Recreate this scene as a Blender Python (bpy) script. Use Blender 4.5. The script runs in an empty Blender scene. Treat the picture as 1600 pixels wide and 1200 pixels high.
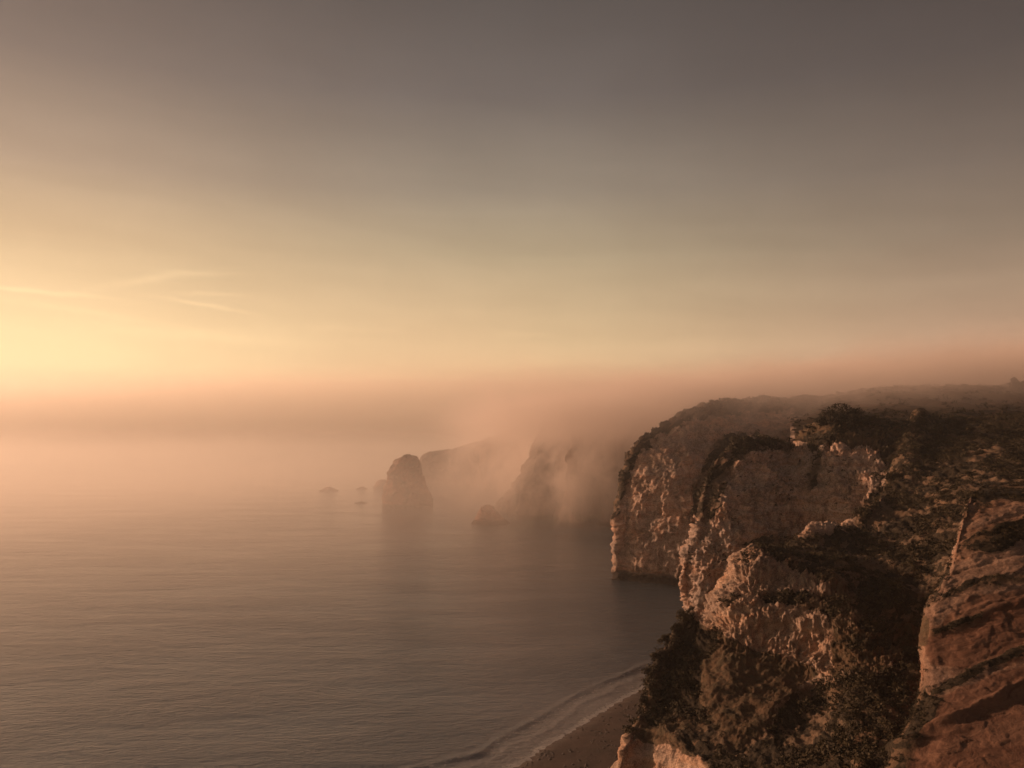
import bpy, math, random
import numpy as np
from mathutils import Vector

random.seed(7)
S = bpy.context.scene

# ------------------------------------------------------------------ camera
F = 1256.0        # focal length in pixels of a 1600 px wide frame
HY = 650.0        # row of the true horizon
H = 50.0          # eye height above the water
cam_d = bpy.data.cameras.new('camera')
cam = bpy.data.objects.new('camera', cam_d)
S.collection.objects.link(cam)
cam.location = (0, 0, H)
cam.rotation_euler = (math.radians(90), 0, 0)
cam_d.sensor_width = 36.0
cam_d.lens = 36.0 * F / 1600.0
cam_d.shift_y = (HY - 600.0) / 1600.0
cam_d.clip_start = 0.5
cam_d.clip_end = 60000
S.camera = cam
S.view_settings.view_transform = 'Standard'
S.view_settings.look = 'None'
S.view_settings.exposure = 0.32
S.view_settings.gamma = 1.0
S.view_settings.use_curve_mapping = False
S.render.engine = 'CYCLES'
cy = S.cycles
cy.use_denoising = True
try:
    cy.denoiser = 'OPENIMAGEDENOISE'
    cy.denoising_input_passes = 'RGB_ALBEDO_NORMAL'
except Exception:
    pass
cy.max_bounces = 6
cy.diffuse_bounces = 2
cy.glossy_bounces = 2
cy.transmission_bounces = 2
cy.volume_bounces = 2
cy.transparent_max_bounces = 8
cy.caustics_reflective = False
cy.caustics_refractive = False
cy.volume_step_rate = 1.0
cy.volume_max_steps = 256
cy.sample_clamp_indirect = 4.0

SUN_AZ = math.radians(-65)      # measured from the view axis, negative = left
SUN_EL = math.radians(10)
sun_dir = Vector((math.sin(SUN_AZ) * math.cos(SUN_EL), math.cos(SUN_AZ) * math.cos(SUN_EL), math.sin(SUN_EL)))


def lin(c):
    out = []
    for v in c:
        v = v / 255.0
        out.append(v / 12.92 if v <= 0.04045 else ((v + 0.055) / 1.055) ** 2.4)
    return tuple(out) + (1.0,)


class NT:
    """small wrapper that writes node trees"""
    def __init__(self, tree):
        self.t = tree
        self.n = tree.nodes
        self.l = tree.links

    def node(self, kind, **kw):
        nd = self.n.new(kind)
        for k, v in kw.items():
            setattr(nd, k, v)
        return nd

    def put(self, sock, v):
        if isinstance(v, bpy.types.NodeSocket):
            self.l.new(v, sock)
        elif v is not None:
            sock.default_value = v

    def m(self, op, a, b=None, c=None, clamp=False):
        nd = self.node('ShaderNodeMath', operation=op, use_clamp=clamp)
        self.put(nd.inputs[0], a)
        if b is not None:
            self.put(nd.inputs[1], b)
        if c is not None:
            self.put(nd.inputs[2], c)
        return nd.outputs[0]

    def smooth(self, x, a, b, lo=0.0, hi=1.0):
        nd = self.node('ShaderNodeMapRange', interpolation_type='SMOOTHSTEP')
        self.put(nd.inputs['Value'], x)
        self.put(nd.inputs['From Min'], a)
        self.put(nd.inputs['From Max'], b)
        nd.inputs['To Min'].default_value = lo
        nd.inputs['To Max'].default_value = hi
        return nd.outputs[0]

    def mix(self, f, a, b, blend='MIX'):
        nd = self.node('ShaderNodeMix', data_type='RGBA', blend_type=blend)
        self.put(nd.inputs[0], f)
        self.put(nd.inputs[6], a)
        self.put(nd.inputs[7], b)
        return nd.outputs[2]

    def noise(self, vec, scale, detail=4, rough=0.55, dist=0.0):
        nd = self.node('ShaderNodeTexNoise')
        if vec is not None:
            self.l.new(vec, nd.inputs['Vector'])
        nd.inputs['Scale'].default_value = scale
        nd.inputs['Detail'].default_value = detail
        nd.inputs['Roughness'].default_value = rough
        nd.inputs['Distortion'].default_value = dist
        return nd.outputs['Fac']

    def sep(self, v):
        nd = self.node('ShaderNodeSeparateXYZ')
        self.l.new(v, nd.inputs[0])
        return nd.outputs

    def comb(self, x, y, z):
        nd = self.node('ShaderNodeCombineXYZ')
        for i, v in enumerate((x, y, z)):
            self.put(nd.inputs[i], v)
        return nd.outputs[0]

    def ramp(self, f, stops):
        nd = self.node('ShaderNodeValToRGB')
        el = nd.color_ramp.elements
        while len(el) > 1:
            el.remove(el[-1])
        el[0].position = stops[0][0]
        el[0].color = stops[0][1]
        for p, c in stops[1:]:
            e = el.new(p)
            e.color = c
        self.l.new(f, nd.inputs[0])
        return nd.outputs[0]


# ------------------------------------------------------------------ world sky
world = bpy.data.worlds.new('World')
S.world = world
world.use_nodes = True
t = NT(world.node_tree)
t.n.clear()
out = t.node('ShaderNodeOutputWorld')
bg = t.node('ShaderNodeBackground')
tc = t.node('ShaderNodeTexCoord')
vx, vy, vz = t.sep(tc.outputs['Generated'])
hl = t.m('SQRT', t.m('ADD', t.m('MULTIPLY', vx, vx), t.m('MULTIPLY', vy, vy)))
hl = t.m('MAXIMUM', hl, 1e-4)
cosaz = t.m('DIVIDE', t.m('ADD', t.m('MULTIPLY', vx, math.sin(SUN_AZ)), t.m('MULTIPLY', vy, math.cos(SUN_AZ))), hl)
az = t.m('MULTIPLY', t.m('ARCCOSINE', t.m('MINIMUM', t.m('MAXIMUM', cosaz, -0.9999), 0.9999)), 180 / math.pi)
elev = t.m('MAXIMUM', vz, 0.0)


def sinel(py):
    a = (HY - py) / F
    return a / math.sqrt(1 + a * a)


def skyramp(rows):
    st = [(sinel(py), lin(c)) for py, c in rows]
    st.sort(key=lambda s: s[0])
    st = [(0.0, st[0][1])] + [s for s in st if s[0] > 0.003]
    st.append((1.0, tuple(0.55 * v for v in st[-1][1][:3]) + (1.0,)))
    return t.ramp(elev, st)


near = skyramp([(0, (86, 80, 78)), (150, (116, 105, 98)), (300, (166, 145, 124)), (400, (204, 176, 137)),
                (480, (234, 206, 156)), (540, (249, 225, 166)), (580, (254, 236, 172)), (612, (252, 212, 146)), (645, (238, 176, 118))])
mid = skyramp([(0, (82, 79, 78)), (150, (102, 97, 94)), (300, (143, 133, 118)), (400, (176, 160, 130)),
               (480, (205, 181, 141)), (540, (228, 198, 150)), (590, (238, 200, 148)), (640, (224, 170, 130))])
far = skyramp([(0, (66, 61, 61)), (150, (80, 74, 72)), (300, (112, 101, 92)), (400, (138, 122, 105)),
               (480, (168, 143, 119)), (540, (188, 154, 126)), (600, (192, 149, 124)), (640, (176, 134, 114))])
back = skyramp([(0, (78, 76, 80)), (300, (118, 113, 114)), (480, (152, 140, 135)), (600, (172, 152, 143)), (640, (160, 140, 132))])
col = t.mix(t.smooth(az, 30, 63), near, mid)
col = t.mix(t.smooth(az, 61, 98), col, far)
col = t.mix(t.smooth(az, 98, 150), col, back)
# thin cirrus streaks low towards the sun
azs = t.m('MULTIPLY', t.m('ARCTAN2', vx, vy), 180 / math.pi)
eld = t.m('MULTIPLY', t.m('ARCSINE', vz), 180 / math.pi)


def wisp(a0, e0, halflen, slope, curve, thick, gain):
    """one streak of cirrus centred at azimuth a0, elevation e0 (degrees)"""
    da = t.m('SUBTRACT', azs, a0)
    wob = t.m('MULTIPLY', t.m('SUBTRACT', t.noise(t.comb(t.m('MULTIPLY', azs, 0.5), t.m('MULTIPLY', eld, 1.0), a0), 1.0, 3), 0.5), 0.5)
    line = t.m('ADD', t.m('ADD', e0, wob), t.m('ADD', t.m('MULTIPLY', da, slope), t.m('MULTIPLY', t.m('MULTIPLY', da, da), curve)))
    de = t.m('DIVIDE', t.m('SUBTRACT', eld, line), thick)
    g = t.m('EXPONENT', t.m('MULTIPLY', t.m('MULTIPLY', de, de), -1.0))
    dl = t.m('DIVIDE', da, halflen)
    g2 = t.m('EXPONENT', t.m('MULTIPLY', t.m('MULTIPLY', dl, dl), -1.0))
    return t.m('MULTIPLY', t.m('MULTIPLY', g, g2), gain)


def azel(px, py):
    a = math.degrees(math.atan2(px - 800, F))
    e = math.degrees(math.atan2(HY - py, math.hypot(px - 800, F)))
    return a, e


w = None
for (px, py, hlf, sl, cu, th, ga) in [(245, 434, 3.0, 0.22, -0.01, 0.28, 0.16), (30, 453, 4.5, -0.03, 0.0, 0.16, 0.22), (315, 426, 2.5, 0.0, 0.0, 0.14, 0.10),
                                      (330, 459, 2.0, 0.03, 0.0, 0.14, 0.13), (320, 475, 2.6, -0.14, -0.01, 0.13, 0.20),
                                      (150, 490, 5.0, -0.12, 0.0, 0.25, 0.10), (280, 520, 8.0, -0.06, 0.0, 0.35, 0.12), (560, 515, 4.0, -0.03, 0.0, 0.2, 0.05),
                                      (820, 522, 2.5, -0.04, 0.0, 0.16, 0.07), (1120, 545, 5, -0.02, 0.0, 0.3, 0.04)]:
    a0, e0 = azel(px, py)
    g = wisp(a0, e0, hlf, sl, cu, th, ga)
    w = g if w is None else t.m('ADD', w, g)
st = t.noise(t.comb(t.m('MULTIPLY', azs, 0.06), t.m('MULTIPLY', t.m('ADD', eld, t.m('MULTIPLY', azs, 0.05)), 0.45), 3.0), 1.0, 5, 0.5, 0.4)
st = t.m('MULTIPLY', t.m('SUBTRACT', st, 0.5), t.smooth(eld, 30, 2, 0.12, 0.30))
fine = t.noise(t.comb(t.m('MULTIPLY', azs, 0.10), t.m('MULTIPLY', eld, 0.14), 9.0), 1.0, 4, 0.6)
st = t.m('ADD', st, t.m('MULTIPLY', t.m('SUBTRACT', fine, 0.5), 0.22))
# sky glow around the low sun left of frame, added to brighten fog and sea
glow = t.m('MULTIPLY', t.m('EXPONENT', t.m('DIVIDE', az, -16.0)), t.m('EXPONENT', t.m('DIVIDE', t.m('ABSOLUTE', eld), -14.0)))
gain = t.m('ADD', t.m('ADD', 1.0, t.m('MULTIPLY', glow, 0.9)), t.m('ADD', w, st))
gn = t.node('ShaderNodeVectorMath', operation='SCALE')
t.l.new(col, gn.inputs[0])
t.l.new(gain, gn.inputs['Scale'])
# physical sky adds its own gradient on top of the graded dusk colours
nish = t.node('ShaderNodeTexSky', sky_type='NISHITA')
nish.sun_disc = False
nish.sun_elevation = SUN_EL
nish.sun_rotation = SUN_AZ
nish.dust_density = 5.0
nish.air_density = 1.0
nv = t.node('ShaderNodeVectorMath', operation='MULTIPLY')
t.l.new(nish.outputs[0], nv.inputs[0])
nv.inputs[1].default_value = (0.002, 0.0018, 0.0015)
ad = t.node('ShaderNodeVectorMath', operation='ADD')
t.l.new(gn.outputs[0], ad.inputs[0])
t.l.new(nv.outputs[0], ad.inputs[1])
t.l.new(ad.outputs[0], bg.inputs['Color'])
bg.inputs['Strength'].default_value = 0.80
t.l.new(bg.outputs[0], out.inputs[0])

sun_d = bpy.data.lights.new('sun', 'SUN')
sun_d.energy = 5.0
sun_d.angle = math.radians(4)
sun_d.color = (1.0, 0.60, 0.385)
sun = bpy.data.objects.new('sun', sun_d)
S.collection.objects.link(sun)
sun.rotation_euler = sun_dir.to_track_quat('Z', 'Y').to_euler()
sun.location = (-100, 100, 200)

# ------------------------------------------------------------------ numpy noise
_rng = np.random.RandomState(11)
_perm = np.concatenate([_rng.permutation(256)] * 3)
_grad = _rng.normal(size=(256, 3))
_grad /= np.linalg.norm(_grad, axis=1)[:, None]


def perlin(p):
    p = np.asarray(p, dtype=np.float64)
    i = np.floor(p).astype(int)
    f = p - i
    u = f * f * f * (f * (f * 6 - 15) + 10)
    res = 0
    for dx in (0, 1):
        wx = u[:, 0] if dx else 1 - u[:, 0]
        for dy in (0, 1):
            wy = u[:, 1] if dy else 1 - u[:, 1]
            for dz in (0, 1):
                wz = u[:, 2] if dz else 1 - u[:, 2]
                h = _perm[_perm[_perm[(i[:, 0] + dx) & 255] + ((i[:, 1] + dy) & 255)] + ((i[:, 2] + dz) & 255)]
                g = _grad[h]
                d = (f[:, 0] - dx) * g[:, 0] + (f[:, 1] - dy) * g[:, 1] + (f[:, 2] - dz) * g[:, 2]
                res = res + wx * wy * wz * d
    return res * 1.5


def fbm(p, octv=4, gain=0.5, ridged=False):
    a, s, r = 1.0, 0.0, 0.0
    q = np.array(p, dtype=np.float64)
    for o in range(octv):
        n = perlin(q + 17.3 * o)
        if ridged:
            n = 1 - 2 * np.abs(n)
        r = r + a * n
        s += a
        a *= gain
        q = q * 2.03
    return r / s


def cells(p, seed=0):
    """value of the nearest Voronoi cell, -1..1: breaks rock into blocks"""
    i = np.floor(p).astype(int)
    best = np.full(len(p), 1e9)
    val = np.zeros(len(p))
    for dx in (-1, 0, 1):
        for dy in (-1, 0, 1):
            for dz in (-1, 0, 1):
                c = i + np.array((dx, dy, dz))
                h = _perm[_perm[_perm[(c[:, 0] + seed) & 255] + (c[:, 1] & 255)] + (c[:, 2] & 255)]
                o = _grad[h] * 0.4 + 0.5
                d = ((c + o - p) ** 2).sum(1)
                m = d < best
                best[m] = d[m]
                val[m] = (_perm[h[m] + 77] / 127.5) - 1
    return val


def sstep(x, a, b):
    u = np.clip((x - a) / (b - a), 0, 1)
    return u * u * (3 - 2 * u)


def P(px, py, D):
    return ((px - 800.0) / F * D, float(D), H - (py - HY) / F * D)


def topx(v):
    D = np.maximum(v[:, 1], 1)
    return np.stack([800 + v[:, 0] / D * F, HY + (H - v[:, 2]) / D * F], 1)


def inpoly(pts, poly):
    x, y = pts[:, 0], pts[:, 1]
    ins = np.zeros(len(pts), bool)
    n = len(poly)
    for i in range(n):
        x1, y1 = poly[i]
        x2, y2 = poly[(i + 1) % n]
        c = ((y1 > y) != (y2 > y)) & (x < (x2 - x1) * (y - y1) / ((y2 - y1) or 1e-9) + x1)
        ins ^= c
    return ins


def softpoly(pts, poly, r=5.0):
    a = 0
    for dx, dy in ((0, 0), (r, 0), (-r, 0), (0, r), (0, -r), (r * .7, r * .7), (-r * .7, -r * .7), (r * .7, -r * .7), (-r * .7, r * .7)):
        a = a + inpoly(pts + np.array((dx, dy)), poly)
    return a / 9.0


def catmull(ctrl, n):
    """ctrl (k, m, 3) resampled to n rows along axis 0"""
    k = ctrl.shape[0]
    c = np.concatenate([2 * ctrl[:1] - ctrl[1:2], ctrl, 2 * ctrl[-1:] - ctrl[-2:-1]], 0)
    tt = np.linspace(0, k - 1, n)
    i = np.minimum(tt.astype(int), k - 2)
    f = (tt - i)[:, None, None]
    p0, p1, p2, p3 = c[i], c[i + 1], c[i + 2], c[i + 3]
    return 0.5 * ((2 * p1) + (-p0 + p2) * f + (2 * p0 - 5 * p1 + 4 * p2 - p3) * f ** 2 + (-p0 + 3 * p1 - 3 * p2 + p3) * f ** 3)


def even(ctrl, axis, per, wt=None):
    """parameter resampling weights so that long spans get more rows"""
    a = np.moveaxis(ctrl, axis, 0)
    seg = np.linalg.norm(np.diff(a, axis=0), axis=2).mean(1)
    if wt is not None:
        seg = seg * np.array(wt)[:len(seg)]
    return np.maximum(1, np.ceil(seg / per)).astype(int)


def catmull_var(ctrl, cnt):
    c = np.concatenate([2 * ctrl[:1] - ctrl[1:2], ctrl, 2 * ctrl[-1:] - ctrl[-2:-1]], 0)
    outp = []
    for i, n in enumerate(cnt):
        f = (np.arange(n) / n)[:, None, None]
        p0, p1, p2, p3 = c[i], c[i + 1], c[i + 2], c[i + 3]
        outp.append(0.5 * ((2 * p1) + (-p0 + p2) * f + (2 * p0 - 5 * p1 + 4 * p2 - p3) * f ** 2 + (-p0 + 3 * p1 - 3 * p2 + p3) * f ** 3))
    outp.append(ctrl[-1:])
    return np.concatenate(outp, 0)


def grid_normals(g):
    du = np.gradient(g, axis=0)
    dv = np.gradient(g, axis=1)
    n = np.cross(dv, du)
    n /= np.maximum(np.linalg.norm(n, axis=2), 1e-9)[:, :, None]
    return n


def link(name, me, mats=(), parent=None):
    o = bpy.data.objects.new(name, me)
    S.collection.objects.link(o)
    for m_ in mats:
        me.materials.append(m_)
    if parent:
        o.parent = parent
    return o


def mesh_from_grid(name, g, mat, attrs, closed=False):
    nu, nv = g.shape[:2]
    idx = np.arange(nu * nv).reshape(nu, nv)
    if closed:
        a = idx
        b = np.roll(idx, -1, axis=1)
        q = np.stack([a[:-1], b[:-1], b[1:], a[1:]], -1).reshape(-1, 4)
    else:
        q = np.stack([idx[:-1, :-1], idx[:-1, 1:], idx[1:, 1:], idx[1:, :-1]], -1).reshape(-1, 4)
    me = bpy.data.meshes.new(name)
    me.vertices.add(nu * nv)
    me.vertices.foreach_set('co', g.reshape(-1).astype(np.float32))
    me.loops.add(len(q) * 4)
    me.loops.foreach_set('vertex_index', q.reshape(-1).astype(np.int32))
    me.polygons.add(len(q))
    me.polygons.foreach_set('loop_start', (np.arange(len(q)) * 4).astype(np.int32))
    me.polygons.foreach_set('loop_total', np.full(len(q), 4, np.int32))
    me.polygons.foreach_set('use_smooth', np.ones(len(q), bool))
    for an, av in attrs.items():
        at = me.attributes.new(an, 'FLOAT', 'POINT')
        at.data.foreach_set('value', av.reshape(-1).astype(np.float32))
    me.update()
    me.validate()
    return link(name, me, [mat])


# ------------------------------------------------------------------ materials
def principled(name, rough=0.9, spec=0.2):
    m_ = bpy.data.materials.new(name)
    m_.use_nodes = True
    tt = NT(m_.node_tree)
    b = m_.node_tree.nodes['Principled BSDF']
    b.inputs['Roughness'].default_value = rough
    b.inputs['Specular IOR Level'].default_value = spec
    return m_, tt, b


def rock_material(name, pale, ochre, grey, fine_scale=1.0, strata=(0.0, 0.0, 1.0), bump=0.5):
    m_, tt, b = principled(name)
    geo = tt.node('ShaderNodeTexCoord').outputs['Object']
    x, y, z = tt.sep(geo)
    s = tt.m('ADD', tt.m('ADD', tt.m('MULTIPLY', x, strata[0]), tt.m('MULTIPLY', y, strata[1])), tt.m('MULTIPLY', z, strata[2]))
    wv = tt.m('MULTIPLY', tt.noise(geo, 0.15, 3), 2.5)
    s2 = tt.m('ADD', s, wv)
    band = tt.noise(tt.comb(tt.m('MULTIPLY', x, 0.03), tt.m('MULTIPLY', y, 0.03), s2), 0.9, 5, 0.65)
    big = tt.noise(geo, 0.12, 4, 0.6)
    med = tt.noise(geo, 0.9 * fine_scale, 6, 0.65)
    small = tt.noise(geo, 5.0 * fine_scale, 5, 0.7)
    c = tt.mix(tt.smooth(band, 0.38, 0.62), ochre, pale)
    c = tt.mix(tt.smooth(big, 0.42, 0.62), c, grey)
    mott = tt.noise(geo, 0.42 * fine_scale, 5, 0.7, 0.5)
    c = tt.mix(tt.m('MULTIPLY', tt.smooth(mott, 0.50, 0.60), 0.6), c, (0.12, 0.085, 0.06, 1))
    c = tt.mix(tt.m('MULTIPLY', tt.smooth(med, 0.52, 0.72), 0.6), c, tuple(0.35 * v for v in grey[:3]) + (1,))
    c = tt.mix(tt.m('MULTIPLY', tt.smooth(small, 0.5, 0.66), 0.6), c, tuple(min(1, 1.2 * v) for v in pale[:3]) + (1,))
    c = tt.mix(tt.m('MULTIPLY', tt.smooth(small, 0.48, 0.36), 0.65), c, tuple(0.3 * v for v in ochre[:3]) + (1,))

    def attr(nm):
        a = tt.node('ShaderNodeAttribute', attribute_name=nm)
        return a.outputs['Fac']
    red = attr('red')
    c = tt.mix(tt.m('MULTIPLY', red, 0.95), c, tt.mix(tt.smooth(band, 0.35, 0.65), (0.085, 0.033, 0.018, 1), (0.165, 0.082, 0.05, 1)))
    gr = attr('grass')
    gcol = tt.mix(tt.smooth(tt.noise(geo, 0.8, 6, 0.7), 0.35, 0.65), (0.11, 0.062, 0.034, 1), (0.06, 0.043, 0.024, 1))
    gcol = tt.mix(tt.m('MULTIPLY', tt.smooth(small, 0.45, 0.7), 0.55), gcol, (0.15, 0.095, 0.05, 1))
    c = tt.mix(tt.smooth(tt.m('ADD', gr, tt.m('MULTIPLY', tt.m('SUBTRACT', med, 0.5), 1.2)), 0.35, 0.65), c, gcol)
    sc = attr('scrub')
    hv = tt.node('ShaderNodeVectorRotate', rotation_type='Y_AXIS')
    tt.l.new(geo, hv.inputs['Vector'])
    hv.inputs['Angle'].default_value = 0.62
    hx, hy_, hz_ = tt.sep(hv.outputs[0])
    patch_ = tt.noise(tt.comb(tt.m('MULTIPLY', hx, 0.12), tt.m('MULTIPLY', hy_, 0.12), tt.m('MULTIPLY', hz_, 0.5)), 1.0, 5, 0.6)
    sc = tt.m('MULTIPLY', tt.smooth(tt.m('ADD', sc, tt.m('MULTIPLY', tt.m('SUBTRACT', tt.noise(geo, 0.5, 4, 0.7), 0.5), 1.6)), 0.25, 0.75), tt.smooth(patch_, 0.55, 0.47, 0.15, 1.0))
    c = tt.mix(tt.m('MULTIPLY', attr('scrub'), 0.85), c, gcol)
    # fine banding of the red beds
    thin_ = tt.noise(tt.comb(tt.m('MULTIPLY', x, 0.08), tt.m('MULTIPLY', y, 0.08), tt.m('MULTIPLY', s2, 1.0)), 3.2, 4, 0.7)
    c = tt.mix(tt.m('MULTIPLY', red, tt.smooth(thin_, 0.54, 0.64, 0.0, 0.55)), c, (0.055, 0.024, 0.014, 1))
    scol = tt.mix(tt.smooth(small, 0.35, 0.65), (0.016, 0.011, 0.006, 1), (0.045, 0.030, 0.016, 1))
    c = tt.mix(tt.smooth(tt.m('ADD', sc, tt.m('MULTIPLY', tt.m('SUBTRACT', med, 0.5), 1.4)), 0.35, 0.65), c, scol)
    # dark weed and wet rock up to the tide line
    tide = tt.smooth(tt.m('ADD', z, tt.m('MULTIPLY', tt.m('SUBTRACT', med, 0.5), 2.5)), 2.6, 1.4)
    c = tt.mix(tt.m('MULTIPLY', tide, 0.85), c, (0.03, 0.024, 0.02, 1))
    tt.l.new(c, b.inputs['Base Color'])
    bp = tt.node('ShaderNodeBump')
    bp.inputs['Strength'].default_value = bump
    bp.inputs['Distance'].default_value = 0.35 / fine_scale
    hgt = tt.m('ADD', tt.m('ADD', med, tt.m('MULTIPLY', small, 0.45)), tt.m('MULTIPLY', band, 0.8))
    tt.l.new(hgt, bp.inputs['Height'])
    tt.l.new(bp.outputs[0], b.inputs['Normal'])
    return m_


PALE = (0.59, 0.405, 0.305, 1)
OCHRE = (0.48, 0.27, 0.175, 1)
GREY = (0.38, 0.28, 0.225, 1)
rock_near = rock_material('layered_sandstone', (0.48, 0.32, 0.225, 1), (0.38, 0.20, 0.115, 1), (0.29, 0.205, 0.155, 1), 1.3, (-0.28, 0.1, 1.0), 0.7)
rock_mid = rock_material('weathered_cliff_rock', PALE, OCHRE, GREY, 0.6, (-0.06, 0.0, 1.0), 0.7)
rock_far = rock_material('hazy_cliff_rock', (0.18, 0.125, 0.095, 1), (0.14, 0.085, 0.06, 1), (0.085, 0.066, 0.055, 1), 0.25, (-0.03, 0.0, 1.0), 0.6)
rock_stack = rock_material('sea_worn_rock', (0.30, 0.155, 0.11, 1), (0.27, 0.12, 0.075, 1), (0.17, 0.10, 0.08, 1), 0.35, (0, 0, 1.0), 0.6)


# ------------------------------------------------------------------ land: painted ground classes
SCRUB = [
    # flank below the pale face, down the seaward edge and across the hollow
    [(1082, 950), (1030, 970), (980, 1040), (960, 1110), (950, 1150), (985, 1150), (1012, 1128), (1060, 1150), (1098, 1185), (1105, 1230),
     (1380, 1230), (1420, 1150), (1446, 1090), (1436, 1010), (1418, 1000), (1395, 1045), (1300, 1062), (1240, 1072), (1215, 1112),
     (1185, 1150), (1150, 1160), (1105, 1125), (1092, 1075), (1090, 1060), (1108, 1020), (1125, 985), (1100, 985)],
    # heath above the pale face and up the slope
    [(1150, 882), (1200, 846), (1330, 824), (1346, 800), (1385, 745), (1374, 690), (1375, 652), (1700, 630), (1700, 790), (1515, 772),
     (1498, 830), (1480, 900), (1432, 980), (1380, 985), (1300, 985), (1296, 915), (1225, 885), (1190, 868)],
    [(1185, 930), (1225, 922), (1300, 918), (1310, 945), (1285, 960), (1240, 948), (1195, 946)],
    [(1140, 940), (1155, 930), (1160, 950), (1145, 960)],
    [(1300, 1000), (1420, 985), (1424, 1000), (1380, 1008), (1305, 1018)],
    [(1365, 1240), (1380, 1190), (1425, 1105), (1444, 1078), (1478, 1084), (1455, 1130), (1425, 1170), (1400, 1240)],
    # bands along the strata of the red slope
    [(1500, 854), (1530, 828), (1560, 822), (1620, 812), (1620, 838), (1590, 846), (1560, 862), (1510, 864)],
    [(1470, 925), (1530, 908), (1620, 897), (1620, 908), (1530, 921), (1470, 934)],
    [(1446, 988), (1500, 973), (1540, 962), (1540, 968), (1510, 979), (1452, 996)],
    [(1448, 1070), (1500, 1056), (1540, 1034), (1580, 1016), (1620, 1002), (1620, 1020), (1580, 1030), (1540, 1048), (1500, 1066), (1450, 1082)],
    [(1512, 770), (1620, 765), (1620, 790), (1560, 782), (1520, 796)],
    # bush line on the second headland
    [(1078, 806), (1090, 740), (1116, 692), (1150, 676), (1206, 682), (1245, 692), (1240, 702), (1200, 702), (1168, 708), (1148, 728),
     (1132, 765), (1116, 806), (1104, 815)],
    [(1252, 694), (1262, 664), (1290, 640), (1360, 644), (1400, 650), (1400, 690), (1340, 684), (1290, 690), (1272, 698)],
    [(1150, 850), (1200, 836), (1240, 838), (1240, 850), (1190, 856)],
    [(1262, 742), (1278, 700), (1290, 700), (1276, 760), (1262, 772)],
    # third headland crest
    [(945, 820), (950, 790), (956, 750), (966, 718), (985, 690), (1002, 674), (1040, 650), (1080, 634), (1140, 622), (1300, 612), (1300, 640), (1180, 645), (1090, 655),
     (1040, 676), (1004, 704), (985, 740), (972, 780), (966, 820)],
]
GRASS = [
    [(1120, 985), (1090, 1060), (1105, 1130), (1150, 1165), (1190, 1150), (1240, 1072), (1290, 1055), (1230, 1030), (1160, 1005)],
    [(1240, 600), (1700, 590), (1700, 680), (1400, 700), (1240, 690)],
    [(1080, 960), (1050, 980), (1012, 1050), (1004, 1110), (990, 1150), (1100, 1180), (1100, 1050), (1120, 990)],
    [(1300, 985), (1450, 960), (1450, 1010), (1420, 1010), (1390, 1045), (1300, 1060)],
]
RED = [
    [(1380, 1230), (1420, 1140), (1460, 1080), (1620, 1030), (1700, 1000), (1700, 1300), (1380, 1300)],
    [(1450, 1040), (1440, 1000), (1520, 930), (1700, 900), (1700, 1020), (1500, 1050)],
]


def classes(v, warp=7.0, wscale=0.25):
    """ground class of every vertex (scrub, dry grass, red earth), fixed to the surface"""
    px = topx(v)
    wx = fbm(v * wscale, 4) * warp * 2.2
    wy = fbm(v * wscale + 50, 4) * warp * 2.2
    q = px + np.stack([wx, wy], 1)
    o = []
    for polys in (SCRUB, GRASS, RED):
        a = np.zeros(len(v))
        for pl in polys:
            a = np.maximum(a, softpoly(q, pl, 4.0))
        o.append(a)
    return o


def build_land(name, cols, per, mat, disp, smooth_cls=None, back_drop=None, cls=True, wu=None, wv=None, red_min=0.0):
    """cols: list of columns, each a list of world points (x, y, z), foot to top"""
    n = max(len(c) for c in cols)
    assert all(len(c) == n for c in cols), [len(c) for c in cols]
    ctrl = np.array(cols, dtype=np.float64)                 # (ncol, nrow, 3)
    cu = even(ctrl, 0, per, wu)
    cv = even(ctrl, 1, per, wv)
    g = catmull_var(ctrl, cu)
    g = np.swapaxes(catmull_var(np.swapaxes(g, 0, 1), cv), 0, 1)
    nrm = grid_normals(g)
    v = g.reshape(-1, 3)
    nn = nrm.reshape(-1, 3)
    if cls:
        sc, gr, rd = classes(v)
    else:
        sc = gr = rd = np.zeros(len(v))
    rd = np.maximum(rd, red_min)
    d = disp(v, nn, sc, gr, rd)
    v2 = v + nn * d[:, None]

    g2 = v2.reshape(g.shape)
    o = mesh_from_grid(name, g2, mat, {'scrub': sc, 'grass': gr, 'red': rd})
    o['kind'] = 'structure'
    return o, g2, sc.reshape(g.shape[:2]), grid_normals(g2)


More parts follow.
